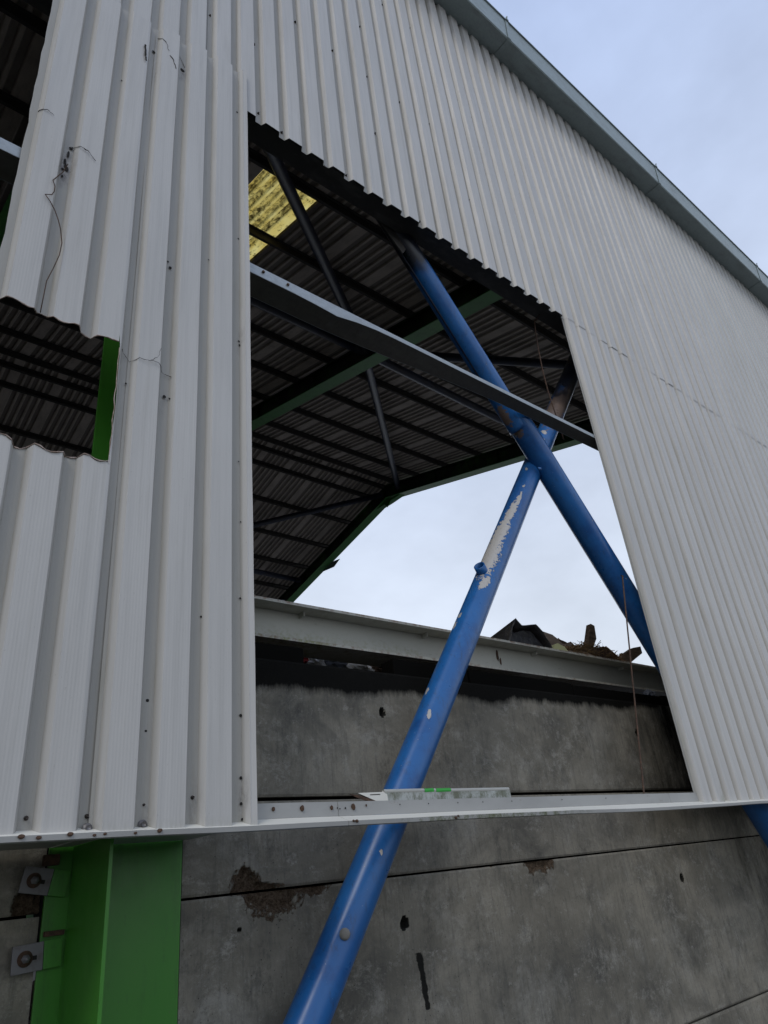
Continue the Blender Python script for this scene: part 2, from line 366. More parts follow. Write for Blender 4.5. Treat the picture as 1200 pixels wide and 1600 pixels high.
clad = thing('wall_cladding', 'off-white ribbed steel wall cladding with a tall cut opening', 'cladding', (1.8, 3.0, 0))
clad_inv = Matrix.Translation((-1.8, -3.0, 0))
def under(o, par):      # keep world placement under a thing whose origin is not the world's
    o.parent = par; o.matrix_parent_inverse = Matrix.Translation(-par.location); return o
SCR = tube_me([(0, -.012, 0), (0, -.004, 0), (0, .001, 0)], [.006, .007, .013], 8)
SCR.materials.append(M('rusty_screw', (.055, .045, .04), .6, .3).m)
def screw(x, z, sheet, y=None):
    o = link('screw', SCR, None, sheet); yy = prof(x)[0]+3.0 if y is None else y
    o.location = (x, yy-.001, z); return o
TOPROW = []
for i in range(16):
    x0 = .386+i*1.095
    xs = columns(x0-(.018 if i else .016), x0+1.095+.022)
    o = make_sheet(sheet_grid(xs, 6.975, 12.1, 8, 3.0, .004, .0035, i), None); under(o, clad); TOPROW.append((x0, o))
LOWROW = []
for i in range(11):
    x0 = 5.861+i*1.095
    xs = columns(x0-.014, x0+1.095+.022)
    ms_ = (lambda x, z: max(0, 1-((x-6.23)/.09)**2)*max(0, 1-(z-1.86)/.30)) if i == 0 else (lambda x, z: .25*max(0, 1-(z-1.86)/.1))
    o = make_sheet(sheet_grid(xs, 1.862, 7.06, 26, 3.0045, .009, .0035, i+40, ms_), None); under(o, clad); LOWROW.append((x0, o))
# two front sheets left of the opening: bent edge, burnt hole, jagged tear at the top
def jag(x, a, s): return a*noise.noise(Vector((x*s, 3.3, a*50)))
fy = 2.982
def hz0(x): return 3.475+.04*(x-.4)+jag(x, .035, 14)
def hz1(x): return 4.262-.03*(x-.4)+jag(x, .035, 12)
def topz(x): return 7.20+.16*(x-.5)+jag(x, .07, 9)
xsA = columns(.372, .984, .024); xsR = [.984, .998, 1.017, 1.0435, 1.069]
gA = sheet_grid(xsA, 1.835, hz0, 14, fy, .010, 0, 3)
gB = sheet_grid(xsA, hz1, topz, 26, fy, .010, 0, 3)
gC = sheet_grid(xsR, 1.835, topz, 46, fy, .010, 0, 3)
# ragged left edge
for gq in (gA, gB):
    for k, v in enumerate(gq[0]):
        if abs(v.x-.372) < 1e-4: v.x += .012*noise.noise(Vector((0, 0, v.z*6)))+.010*(v.z < 5.9)*noise.noise(Vector((5, 0, v.z*17)))
for k, v in enumerate(gC[0]):
    if abs(v.x-.984) < 1e-4 and 3.5 < v.z < 4.25: v.x += .010+.008*noise.noise(Vector((0, 9, v.z*14)))
FL1 = make_sheet(join_grids([gA, gB, gC]), None); under(FL1, clad)
xsF = columns(1.052, 1.778, .05)
def fmoss(x, z): return .5*max(0, 1-(z-1.83)/.12)
gF = sheet_grid(xsF, lambda x: 1.835+.012*(x > 1.4)*(x-1.4), lambda x: 7.33+.20*(x-1.3)+jag(x, .04, 8), 46, fy-.006, .011, .002, 6, fmoss)
for v in gF[0]:
    if abs(v.x-1.778) < 1e-4: v.y -= .006; v.x += .003*noise.noise(Vector((0, 4, v.z*2)))
FL2 = make_sheet(gF, None); under(FL2, clad)
# further cladding beyond the missing sheet, outside the picture on the left
for i in range(7):
    x0 = -.928-i*1.095
    o = make_sheet(sheet_grid(columns(x0-1.095, x0+.02), 1.862, 12.1, 12, 3.004, .004, .003, i+60), None); under(o, clad)
# burnt rim round the hole
def py(x, o=fy): return prof(x)[0]+o
def rim(f): return [(x, py(x)-.003+.010*noise.noise(Vector((x*2.3+21.3, f(x)*.9, 3))), f(x)) for x in xsA]
tube('cut_edge', rim(hz0), [.0030+.0015*math.sin(i*2.1) for i in range(len(xsA))], BURNT, FL1, 6)
tube('cut_edge', rim(hz1), [.0032+.0015*math.sin(i*1.7) for i in range(len(xsA))], BURNT, FL1, 6)
tube('cut_edge', [(.990+.008*noise.noise(Vector((0, 9, z*14))), fy+.002, z) for z in [3.49+.0425*i for i in range(18)]], .0025, BURNT, FL1, 6)
def crack(pts, sh, r=.0016):
    out = []
    for (a, b) in zip(pts[:-1], pts[1:]):
        for k in range(5):
            t = k/5; x = a[0]+(b[0]-a[0])*t+random.uniform(-.004, .004); z = a[1]+(b[1]-a[1])*t+random.uniform(-.005, .005)
            out.append((x, py(x, fy-.008)-.002, z))
    tube('crack', out, [r*random.uniform(.35, 1.2) for _ in out], BLACK, sh, 5)
crack([(1.01, 4.225), (1.06, 4.17), (1.12, 4.19), (1.20, 4.20), (1.25, 4.17), (1.30, 4.16)], FL2)
crack([(1.16, 4.20), (1.20, 4.245), (1.21, 4.32)], FL2, .0015)
crack([(.62, 5.575), (.66, 5.56), (.70, 5.565), (.76, 5.50)], FL1, .003)
crack([(.41, 5.72), (.46, 5.72), (.50, 5.70)], FL1, .0018)
crack([(1.15, 6.99), (1.18, 6.95), (1.20, 6.86)], FL2, .003); crack([(1.06, 7.17), (1.12, 7.10), (1.14, 7.02)], FL2, .002)
crack([(.97, 6.92), (.975, 6.82), (.99, 6.74)], FL1, .008); crack([(1.235, 7.12), (1.29, 7.0)], FL2, .0015)
# holes torn by fixings: dark rusty pits
def pit(x, z, r, sh, y=None):
    me = bpy.data.meshes.new('pit'); bm = bmesh.new(); bmesh.ops.create_icosphere(bm, subdivisions=2, radius=r)
    for v in bm.verts:
        v.co.y *= .25; v.co *= 1+.35*noise.noise(v.co*60+Vector((x, z, 0)))
    bm.to_mesh(me); bm.free(); o = link('torn_hole', me, BLACK, sh); o.location = (x, (py(x, fy-.008) if y is None else y)-.001, z)
    return o
pit(.606, 5.50, .006, FL1).scale = (1, 1, 4.5); pit(.594, 5.43, .006, FL1).scale = (1, 1, 3.5); pit(.610, 5.375, .010, FL1).scale = (1, 1, 1.8); pit(.590, 5.36, .008, FL1); pit(.600, 5.40, .006, FL1).scale = (1, 1, 3); pit(.592, 5.30, .005, FL1).scale = (1, 1, 2)
pit(.615, 5.56, .010, FL1); pit(1.045, 6.98, .012, FL1); pit(1.265, 6.98, .017, FL2); pit(.85, 6.45, .007, FL1); pit(1.262, 4.02, .010, FL2); pit(1.29, 4.015, .007, FL2)
pit(1.05, 4.02, .006, FL1); pit(1.237, 5.02, .008, FL2); pit(1.255, 4.98, .010, FL2)
for x, z, r in ((1.715, 6.9, .008), (1.72, 5.53, .006), (1.72, 4.63, .007), (1.725, 4.6, .008), (1.715, 3.75, .005), (1.725, 3.37, .005), (1.72, 2.93, .006), (1.72, 2.34, .007), (1.72, 2.06, .007), (1.72, 1.95, .007), (1.725, 1.885, .006), (1.26, 2.38, .007), (1.26, 2.25, .006), (1.505, 5.2, .005), (1.506, 2.8, .006)):
    pit(x, z, r, FL2)
for x, z in ((1.485, 1.98), (1.268, 1.955)): screw(x, z, FL2, py(x, fy-.006)).scale = (.7, 1, .7)
for x, z in ((1.046, 1.92), (.825, 1.92)): screw(x, z, FL1, py(x, fy)).scale = (.7, 1, .7)
def brown_bolt(x, z, sh):
    o = tube('bolt_head', [(x, py(x, fy-.006)-.022, z), (x, py(x, fy-.006)-.010, z), (x, py(x, fy-.006)-.010, z), (x, py(x, fy-.006), z)], [.010, .011, .019, .020], STEEL, sh, 10)
brown_bolt(1.047, 1.875, FL1); brown_bolt(1.266, 1.88, FL2)
for x, z in ((1.885, 7.987), (2.357, 8.886), (2.795, 8.884), (3.233, 9.791), (3.233, 8.891), (3.671, 10.74), (3.233, 7.978), (3.671, 8.872), (4.109, 8.89), (4.547, 7.982), (4.109, 10.74),
             (1.481, 7.98), (4.985, 9.79), (5.423, 7.98), (5.642, 8.89), (4.985, 11.6), (6.08, 8.88), (6.96, 9.79), (7.83, 10.74), (6.52, 7.98), (2.138, 7.05), (2.795, 7.03), (3.671, 7.05), (5.204, 7.04), (1.919, 7.10)):
    sh = [s for q, s in TOPROW if q-.1 <= x < q+1.0]
    if sh: screw(x, z, sh[-1])
for x, z in ((6.3, 3.7), (6.74, 5.35), (7.83, 4.03), (7.18, 2.3), (7.4, 5.35), (8.27, 3.7), (6.08, 5.35)):
    k = round((x-G0)/P); sh = [s for q, s in LOWROW if q-.1 <= x < q+1.0]
    if sh: screw(G0+k*P, z, sh[-1], 3.0045+.040)
# mossy foot is in the sheet; a small tear beside it is a crack
# ------------------------------------------------------------------ flashing strip under the cladding
fl = thing('base_flashing', 'long pale grey drip flashing strip under the cladding, marked by rust and moss', 'flashing', (1.8, 3.0, 1.85))
def seg(x0, x1):
    n = max(2, int((x1-x0)/.12))
    def w(v):
        x, y, z = v; s = .004*noise.noise(Vector((x*1.7, 0, 0)))
        if x > 4.2 and y < 3.0: z -= .012*math.exp(-((x-4.9)/.6)**2)*(3.0-y)/.05
        if x < 1.3 and z < 1.87: y += .012*noise.noise(Vector((x*7, 1, 0)))
        return (x, y, z+s*.6+.012*(1 if y < 3.02 else 0)*noise.noise(Vector((x*.8, 4, 0)))*.6)
    up = extrude_x(strip([(3.046, 1.952), (3.042, 1.885)], .002), x0, x1, True, n, w)
    me_mo = [max(0, min(1, 1-abs(v.co.x-3.7)/1.1)) for v in up.vertices]
    a = up.attributes.new('moss', 'FLOAT', 'POINT'); a.data.foreach_set('value', [0.2*m for m in me_mo])
    under(link('upstand', up, FLASH), fl)
    lg = extrude_x(strip([(3.042, 1.884), (2.965, 1.856)], .002), x0, x1, True, n, w); under(link('drip_ledge', lg, FLASH_LIGHT), fl)
    lp = extrude_x(strip([(2.965, 1.856), (2.966, 1.836), (2.975, 1.832)], .002), x0, x1, True, n, w)
    a = lp.attributes.new('moss', 'FLOAT', 'POINT'); a.data.foreach_set('value', [max(0, min(1, 1.3-abs(v.co.x-3.4)/.9)) for v in lp.vertices])
    under(link('drip_lip', lp, FLASH), fl)
for a, b in ((-8.6, -4.0), (-3.997, .2), (.203, 2.28), (2.283, 5.45), (5.453, 9.6), (9.603, 13.7), (13.703, 17.9)): seg(a, b)
under(link('shade_plate', boxes([(1.232, 1.776, 3.046, 3.632, 1.858, 1.861), (-2.0, 1.105, 3.046, 3.64, 1.858, 1.861), (1.111, 1.208, 3.046, 3.632, 1.858, 1.861)]), FLASH), fl)  # made-up plates, added to shade the column top and left concrete
def knob(x, z, r, mat, par, y=3.040, sc=(1, .7, 1.2)):
    me = bpy.data.meshes.new('lump'); bm = bmesh.new(); bmesh.ops.create_icosphere(bm, subdivisions=2, radius=r)
    for v in bm.verts: v.co *= 1+.45*noise.noise(v.co*70+Vector((x, z, 2)))
    bm.to_mesh(me); bm.free(); o = link('rust_lump', me, mat); o.scale = sc; o.location = (x, y, z); under(o, par); return o
for x, z, r in ((1.905, 1.925, .008), (2.065, 1.925, .011), (2.24, 1.923, .0085), (2.375, 1.925, .012), (2.325, 1.92, .004), (2.275, 1.922, .003), (2.29, 1.918, .003), (2.46, 1.93, .005), (2.69, 1.93, .003), (2.9, 1.93, .003), (3.13, 1.93, .003), (3.34, 1.93, .003), (3.6, 1.93, .003), (4.1, 1.93, .003), (4.6, 1.93, .003)):
    knob(x, z, r, RUST if r > .004 else BLACK, fl)
for x in (.80, .86, .97, 1.06, 1.1, 1.22, 1.32, 2.31, 2.33, 3.02, 3.04): knob(x, 1.85+random.uniform(-.006, .004), random.uniform(.005, .009), RUST, fl, 2.962, (1.4, .6, .9))
# bent offcut lying behind the upstand
sc = thing('metal_offcut', 'small bent white sheet offcut tucked behind the flashing beside the blue pipe', 'scrap', (2.5, 3.06, 1.95))
under(prism('folded_flap', [(2.42, 3.052, 1.992), (2.62, 3.056, 1.996), (2.62, 3.052, 1.948), (2.54, 3.05, 1.95)], .003, FLASH_LIGHT), sc)
under(prism('curled_strip', [(2.36, 3.056, 1.99), (2.42, 3.052, 1.982), (2.56, 3.050, 1.948), (2.50, 3.049, 1.944), (2.42, 3.052, 1.968)], .003, RUST), sc)
under(prism('slit', [(2.50, 3.0515, 1.984), (2.57, 3.0525, 1.986), (2.57, 3.0525, 1.982), (2.50, 3.0515, 1.980)], .002, BLACK), sc)
# mossy trough lying on the flashing
tr_ = thing('mossy_trough', 'mossy white metal trough with a bright green band on its rim', 'trough', (3.1, 3.1, 1.9))
bd = boxes([(2.60, 3.62, 3.055, 3.145, 1.93, 1.998)], .006); under(link('trough_body', bd, MOSSY), tr_)
def rimseg(name, x0, x1, m, r): under(tube(name, [(x0, 3.062, 1.999), (x1, 3.062, 2.001)], r, m, None, 10), tr_)
rimseg('rim', 2.60, 2.893, FLASH_LIGHT, .0105); rimseg('green_band', 2.895, 2.965, LIME, .0115); rimseg('rim', 2.967, 2.982, FLASH_LIGHT, .0108); rimseg('green_band', 2.984, 3.10, LIME, .0115); rimseg('rim', 3.102, 3.61, FLASH_LIGHT, .0105)

# ------------------------------------------------------------------ sheeting rails
def rail(z, x0, x1, label, mat, bent=False, bolts=()):
    t = thing('sheeting_rail', label, 'rail', ((x0+x1)/2, 3.04, z), 'galvanised rails behind the wall cladding')
    def w(v):
        x, y, zz = v
        if bent and y < 3.05 and zz < z+.02:
            zz += .046/(1+math.exp(-(x-2.75)*9))
            if zz > z+.001: y += 0
        if bent and y < 3.05 and zz < z+.03: zz -= .026*math.exp(-((x-2.55)/.16)**2)
        if bent: zz += .012*math.sin((x-1.8)*.9)*(y > 3.1)
        return (x, y, zz)
    pts = strip([(3.047, z+.088), (3.046, z+.001)], .003)
    under(link('front_flange', extrude_x(pts, x0, x1, True, 60 if bent else 1, w), mat), t)
    under(link('web', extrude_x([(3.0505, z), (3.0505, z+.004), (3.238, z+.004), (3.238, z)], x0, x1, True, 60 if bent else 1, (lambda v: (v[0], v[1] if v[1] < 3.1 else v[1]-.085*sstep(2.4, 4.6, v[0]), v[2]+(.046/(1+math.exp(-(v[0]-2.75)*9)) if v[1] < 3.1 else .020*sstep(2.4, 4.6, v[0])))) if bent else None), GALV_SHADE if bent else mat), t)
    under(link('back_flange', extrude_x([(3.239, z-.0), (3.239, z+.06), (3.2425, z+.06), (3.2425, z)], x0, x1, True, 60 if bent else 1, (lambda v: (v[0], v[1]-.085*sstep(2.4, 4.6, v[0]), v[2]+.020*sstep(2.4, 4.6, v[0]))) if bent else None), mat), t)
    for bx, bz in bolts:
        under(tube('bolt', [(bx, 3.0455, bz), (bx, 3.036, bz)], .011, RUST, None, 8), t)
    return t
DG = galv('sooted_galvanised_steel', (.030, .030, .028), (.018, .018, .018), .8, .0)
GALV_SHADE = galv('shaded_galvanised_steel', (.095, .09, .078), (.04, .038, .033), .7, .0)  # darker copy that paints shade onto the bare rail's underside
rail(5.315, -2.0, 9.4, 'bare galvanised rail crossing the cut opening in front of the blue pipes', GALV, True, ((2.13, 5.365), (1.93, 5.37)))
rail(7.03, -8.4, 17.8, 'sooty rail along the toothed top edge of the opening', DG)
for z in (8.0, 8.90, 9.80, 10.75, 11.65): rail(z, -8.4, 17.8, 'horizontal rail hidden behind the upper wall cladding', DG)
rail(3.62, 6.6, 17.8, 'low rail hidden behind the ribbed cladding right of the opening', DG)

# ------------------------------------------------------------------ eaves gutter
gt = thing('eaves_gutter', 'grey-green steel box gutter along the eaves against the sky', 'gutter', (6, 2.85, 12.1))
gx = [-8.9, -6.25, -2.18, 1.89, 5.96, 10.06, 14.16, 18.1]
gp = strip([(2.690, 12.50), (2.672, 12.50), (2.672, 12.475), (2.690, 12.47), (2.72, 12.075), (2.735, 12.06), (3.02, 12.05), (3.045, 12.07), (3.05, 12.4)], .004)
for a, b in zip(gx[:-1], gx[1:]):
    under(link('gutter_section', extrude_x(gp, a+.004, b-.004), GUT), gt)
for a in gx[1:-1]:
    js = strip([(2.664, 12.508), (2.664, 12.47), (2.683, 12.465), (2.713, 12.07), (2.733, 12.054), (3.018, 12.044)], -.004)
    under(link('joint_strap', extrude_x(js, a-.03, a+.03), GUT), gt)
    under(tube('strap_bolt', [(a, 2.665, 12.515), (a, 2.655, 12.54)], .012, GUT, None, 8), gt)

# ------------------------------------------------------------------ roof
T = .25; TH = math.atan(T); YR = 18.15
def zr(y): return 12.0+T*(y-3) if y <= YR else 12.0+T*(YR-3)-T*(y-YR)
roof = thing('shed_roof', 'dark pitched roof of ribbed sheets over purlins, open at the far gable', 'roof', (4.5, YR, 12))
def roof_mesh(length, w=1.2, p=.2, skyl=False):
    xs = []
    for k in range(int(w/p)):
        xs += [(k*p, 0, 0), (k*p+.05, 0, 0), (k*p+.08, .045, 1), (k*p+.17, .045, 1), (k*p+.199, 0, 0)]
    xs.append((w+.045, -.003, 0)); rows = 4; vs, fs, gr = [], [], []; n = len(xs)
    for j in range(rows+1):
        for (x, z, q) in xs: vs.append(Vector((x, length*j/rows, z+.002*j))); gr.append(float(q))
    for j in range(rows):
        for i in range(n-1): a = j*n+i; fs.append([a, a+1, a+n+1, a+n])
    V, F, at = thick(vs, fs, (0, 0, .0018), {'groove': gr}); return pyd('roof_sheet', V, F, attrs=at)
cz_ = math.cos(TH)
runs = [(3.07, 7.12), (7.08, 11.82), (11.78, YR+.01)]
fruns = [(YR-.01, 25.6), (25.56, 33.5)]
rmesh = {}
for r in runs+fruns:
    me = roof_mesh((r[1]-r[0])/cz_); me.materials.append(ROOF); rmesh[r] = me
sk = roof_mesh((11.82-7.08)/cz_); sk.materials.append(SKYL)
for i in range(22):
    x = -8.64+1.2*i
    for k, r in enumerate(runs+fruns):
        far = r in fruns
        skl = (k == 1 and i == 11)
        o = link('skylight_sheet' if skl else 'roof_sheet', sk if skl else rmesh[r], None)
        o.location = (x, r[0], zr(r[0])+(.004 if k == 1 else 0)+(.004 if k in (2, 4) else 0)); o.rotation_euler = (-TH if far else TH, 0, 0); under(o, roof)
rc = extrude_x(strip([(YR-.35, zr(YR-.35)+.07), (YR, zr(YR)+.10), (YR+.35, zr(YR+.35)+.07)], .004), -8.7, 17.8); under(link('ridge_cap', rc, ROOF), roof)
# purlins: zed sections standing square to the slope
def purlin(y, far=False, big=False):
    s = -1 if far else 1; zz = zr(y)-.005
    c_, s_ = math.cos(TH), math.sin(TH)*s
    def tf(a, b): return (y+a*c_-b*s_, zz+a*s_+b*c_)   # a along slope, b normal
    h = .135
    poly = [tf(-.07, -.004), tf(0, -.004), tf(0, -h), tf(.07, -h), tf(.07, -h-.004), tf(-.004, -h-.004), tf(-.004, -.008), tf(-.07, -.008)]
    under(link('purlin', extrude_x(poly, -8.5, 17.7), PURL), roof)
for y in (3.7, 5.3, 6.95, 8.65, 10.25, 11.8, 13.42, 15.05, 16.6, 17.85): purlin(y)
for y in (18.45, 19.15, 20.8, 22.48, 24.05, 25.68, 27.3, 28.95, 30.6, 32.2): purlin(y, True)

# ------------------------------------------------------------------ portal frames
def slope_plate(y0, d0, y1, d1, x0, x1, far=False):
    """plate in the roof plane's direction between drops d0/d1 (top, bottom) below the sheets"""
    vs = []
    for y in (y0, y1):
        for d in (d0, d1):
            for x in (x0, x1): vs.append((x, y, zr(y)-d))
    f = [[0, 1, 3, 2], [4, 6, 7, 5], [0, 4, 5, 1], [2, 3, 7, 6], [0, 2, 6, 4], [1, 5, 7, 3]]
    return pyd('plate', vs, f)
def portal(x, label, front_green=False):
    t = thing('portal_frame', label, 'steel frame', (x, YR, 0), 'steel portal frames of the shed')
    A = lambda n, me, m: under(link(n, me, m), t)
    for (a, b) in ((3.35, YR), (YR, 32.95)):
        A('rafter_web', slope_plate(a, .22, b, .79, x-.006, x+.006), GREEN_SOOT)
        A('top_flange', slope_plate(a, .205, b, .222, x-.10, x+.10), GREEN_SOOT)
        A('bottom_flange', slope_plate(a, .788, b, .812, x-.19, x+.19), GREEN_BOUNCE)
        for k in range(1, 5):
            y = a+(b-a)*k/5+.3
            A('stiffener', pyd('st', [(x+sx*.09, y+dy, zr(y+dy)-d) for sx in (-1, 1) for dy in (0, .012) for d in (.23, .78)], [[0, 1, 3, 2], [4, 6, 7, 5], [0, 4, 5, 1], [2, 3, 7, 6], [0, 2, 6, 4], [1, 5, 7, 3]]), GREEN_SOOT)
    zb = zr(YR)-.80
    A('apex_plate', pyd('ap', [(x+s, YR+a, zb+b) for s in (-.11, .11) for (a, b) in ((-.9, -.20), (0, -.06), (.9, -.20), (.0, -.22))], [[0, 1, 2, 3], [7, 6, 5, 4], [0, 4, 5, 1], [1, 5, 6, 2], [2, 6, 7, 3], [3, 7, 4, 0]]), GREEN_BOUNCE)
    A('apex_bracket', pyd('ab', [(x-.13+s, YR+a, zb+b) for s in (0, .02) for (a, b) in ((-.25, -.15), (.25, -.15), (.05, -.42))], [[0, 1, 2], [5, 4, 3], [0, 3, 4, 1], [1, 4, 5, 2], [2, 5, 3, 0]]), GREEN)
    A('column_web', boxes([(x-.188, x-.172, 3.20, 3.638, 0, 11.6)], .002), GREEN)
    A('back_flange', boxes([(x-.290, x+.345, 3.640, 3.656, 0, 11.6)], .002), GREEN)
    A('far_column', boxes([(x-.14, x+.14, 32.95, 32.966, 0, 8.3), (x-.008, x+.008, 32.967, 33.35, 0, 8.3), (x-.14, x+.14, 33.351, 33.367, 0, 8.3)], 0), GREEN_SOOT)
    return t
portal(1.40, 'green steel frame whose bright column stands below the left cladding')
portal(9.55, 'green steel frame whose rafter crosses high inside the opening')
portal(17.15, 'green steel frame at the open end of the roof, edged by sky')
portal(-6.5, 'green steel frame at the closed left end of the shed')
sc = thing('loose_roof_flashing', 'small grey bent flap hanging off the rafter edge against the sky', 'scrap', (17.2, 22.5, 13.1))
y_ = 22.4; under(prism('flap', [(17.28, y_, zr(y_)-.82), (17.28, y_+.75, zr(y_+.75)-.82), (17.34, y_-.05, zr(y_)-1.06), (17.34, y_-.5, zr(y_)-.86)], .02, GALV, None, (1, 0, 0)), sc)

# ------------------------------------------------------------------ roof bracing pipes
def rbrace(a, b, label, r=.112, d=.47):
    p = Vector((a[0], a[1], zr(a[1])-d)); q = Vector((b[0], b[1], zr(b[1])-d))
    u = (q-p).normalized()
    t = thing('roof_brace_pipe', label, 'brace', tuple(p), 'dark blue bracing pipes under the roof')
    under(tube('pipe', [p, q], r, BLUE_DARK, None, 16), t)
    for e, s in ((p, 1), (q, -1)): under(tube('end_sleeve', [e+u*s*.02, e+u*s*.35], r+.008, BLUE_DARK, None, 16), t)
rbrace((1.45, 4.3), (9.45, 10.25), 'black diagonal pipe crossing the yellow skylight in the near bay')
rbrace((1.45, 10.35), (9.45, 10.35), 'level dark pipe seen behind the bare rail, left of the near rafter')
rbrace((9.65, 10.5), (17.05, 17.5), 'blue diagonal pipe running up to the ridge of the end rafter')
rbrace((9.65, 10.35), (17.05, 10.6), 'level blue pipe running from the near rafter behind the pipe crossing')
rbrace((9.65, 10.2), (17.05, 4.4), 'black diagonal pipe right of the crossing, meeting the sooty leaning pipe')
rbrace((9.65, 24.7), (17.05, 18.4), 'blue diagonal pipe on the far slope just below the ridge')
rbrace((9.65, 24.4), (17.05, 24.45), 'level blue pipe low on the far slope above the grey beam')

# ------------------------------------------------------------------ blue wall bracing pipes
def pipe_mesh(pts, r, peels=(), rusts=(), soot=None, n=40, step=.03):
    pts = [Vector(p) for p in pts]; segs = []; s = 0
    for a, b in zip(pts[:-1], pts[1:]):
        L = (b-a).length; k = max(1, int(L/step))
        for i in range(k): segs.append((a.lerp(b, i/k), s+L*i/k))
        s += L
    segs.append((pts[-1], s)); vs, fs, pe, ru, so = [], [], [], [], []; m = len(segs)
    for i, (p, s) in enumerate(segs):
        d = (segs[min(i+1, m-1)][0]-segs[max(i-1, 0)][0]).normalized()
        u = Vector((0, -1, 0)); v = d.cross(u).normalized()
        if v.x > 0: v = -v                                # v: leftwards in the wall plane
        for k in range(n):
            f = 2*PI*k/n; vs.append(p+u*math.cos(f)*r+v*math.sin(f)*r)
            ff = (math.degrees(f)+180) % 360-180
            def blob(L):
                best = 0
                for (z, ang, lz, la, tilt) in L:
                    a = (ff-ang)/la-tilt*(p.z-z)/lz; b = (p.z-z)/lz
                    best = max(best, 1.12-.6*math.sqrt(a*a+b*b))
                return best
            pe.append(blob(peels) if peels else 0.0); ru.append(blob(rusts) if rusts else 0.0); so.append(soot(p) if soot else 0.0)
    for i in range(m-1):
        for k in range(n): fs.append([i*n+k, i*n+(k+1) % n, (i+1)*n+(k+1) % n, (i+1)*n+k])
    fs.append(list(range(n))); fs.append([(m-1)*n+k for k in range(n)])
    return pyd('pipe', vs, fs, True, None, {'peel': pe, 'rust': ru, 'soot': so})
def about(v, y):      # slide a point along the sight line to another depth, once, when the pipes were surveyed
    k = y/v[1]; return Vector((v[0]*k, y, 1.6+(v[2]-1.6)*k))
A0, A1 = about((1.56, 3.35, .08), 3.42), about((9.4, 3.35, 10.85), 3.42)
def Az(z): t = (z-A0.z)/(A1.z-A0.z); return A0.lerp(A1, t)
pa = thing('bracing_pipe', 'blue pipe leaning right from bottom to crossing, paint peeled to white below the crossing', 'pipe', tuple(A0), 'crossed blue wall bracing pipes')
peels = [(3.80, 72, .22, 48, .1), (4.0, 66, .22, 34, -.2), (4.27, 52, .16, 20, -.3), (4.45, 38, .10, 9, 0), (3.52, 38, .07, 18, -.5), (3.22, 95, .022, 14, 0), (3.14, 100, .04, 10, .3), (2.46, 45, .028, 9, .5), (2.62, 98, .03, 10, 0), (5.42, 52, .035, 16, .6), (5.30, 40, .02, 10, 0), (1.70, 20, .012, 6, 0), (4.62, 40, .02, 8, 0), (4.85, 62, .02, 8, .5)]
pm = pipe_mesh([A0, A1], .104, peels, [(5.85, 40, .34, 75, 0), (6.15, -10, .3, 40, 0)], lambda p: 1.0*sstep(5.55, 6.35, p.z)+.35*math.exp(-((p.z-4.88)/.14)**2))
under(link('pipe_body', pm, BLUE), pa)
# short open stub welded to its left side
ax = (A1-A0).normalized(); sp = Az(3.625); vl = Vector((-ax.z, 0, ax.x)); sd_ = (vl*.97+Vector((0, -.32, 0))).normalized()
vs, fs = [], []; a_, b_ = frame_of(sd_); base = sp+sd_*.085; tip = sp+sd_*.160; n = 24
for (c, r) in ((base, .046), (tip, .046), (tip, .036), (base, .036)):
    for k in range(n): vs.append(c+a_*math.cos(2*PI*k/n)*r+b_*math.sin(2*PI*k/n)*r)
for q in range(3):
    for k in range(n): fs.append([q*n+k, q*n+(k+1) % n, (q+1)*n+(k+1) % n, (q+1)*n+k])
under(link('open_stub', pyd('stub', vs, fs, True), BLUE), pa)
pq = Az(1.36); cam_side = Vector((-.55, -.83, 0)).normalized()
kn = tube_me([pq+cam_side*.085, pq+cam_side*.125, pq+cam_side*.130], [.030, .027, .012], 10)
under(link('weld_boss', kn, M('chalky_weld', (.22, .21, .19), .9).m), pa)
# second pipe, a little kinked at the crossing
Bp = [about(v, 3.30) for v in ((1.62, 3.35, 10.05), (5.02, 3.35, 5.345), (8.55, 3.35, .35))]
pb = thing('bracing_pipe', 'blue pipe leaning left, sooty at its top and passing in front at the crossing', 'pipe', tuple(Bp[2]), 'crossed blue wall bracing pipes')
Bu = pipe_mesh([Bp[0], Bp[1]], .105, [(7.05, -60, .05, 10, 0)], [(5.44, 98, .10, 30, 0), (7.0, -50, .12, 25, 0)], lambda p: 1.15*sstep(6.55, 6.95, p.z))
under(link('upper_pipe', Bu, BLUE), pb)
d2 = Vector((.042, -.012, .012))
Bl = pipe_mesh([Bp[1]+Vector((-.10, -.012, .20)), Bp[2]+d2], .118, [(5.33, 112, .06, 14, 0), (4.9, -20, .012, 6, 0), (3.9, 20, .012, 5, 0), (4.4, 0, .010, 5, 0)], [(5.36, 90, .12, 26, 0)], None)
under(link('lower_pipe', Bl, BLUE), pb)
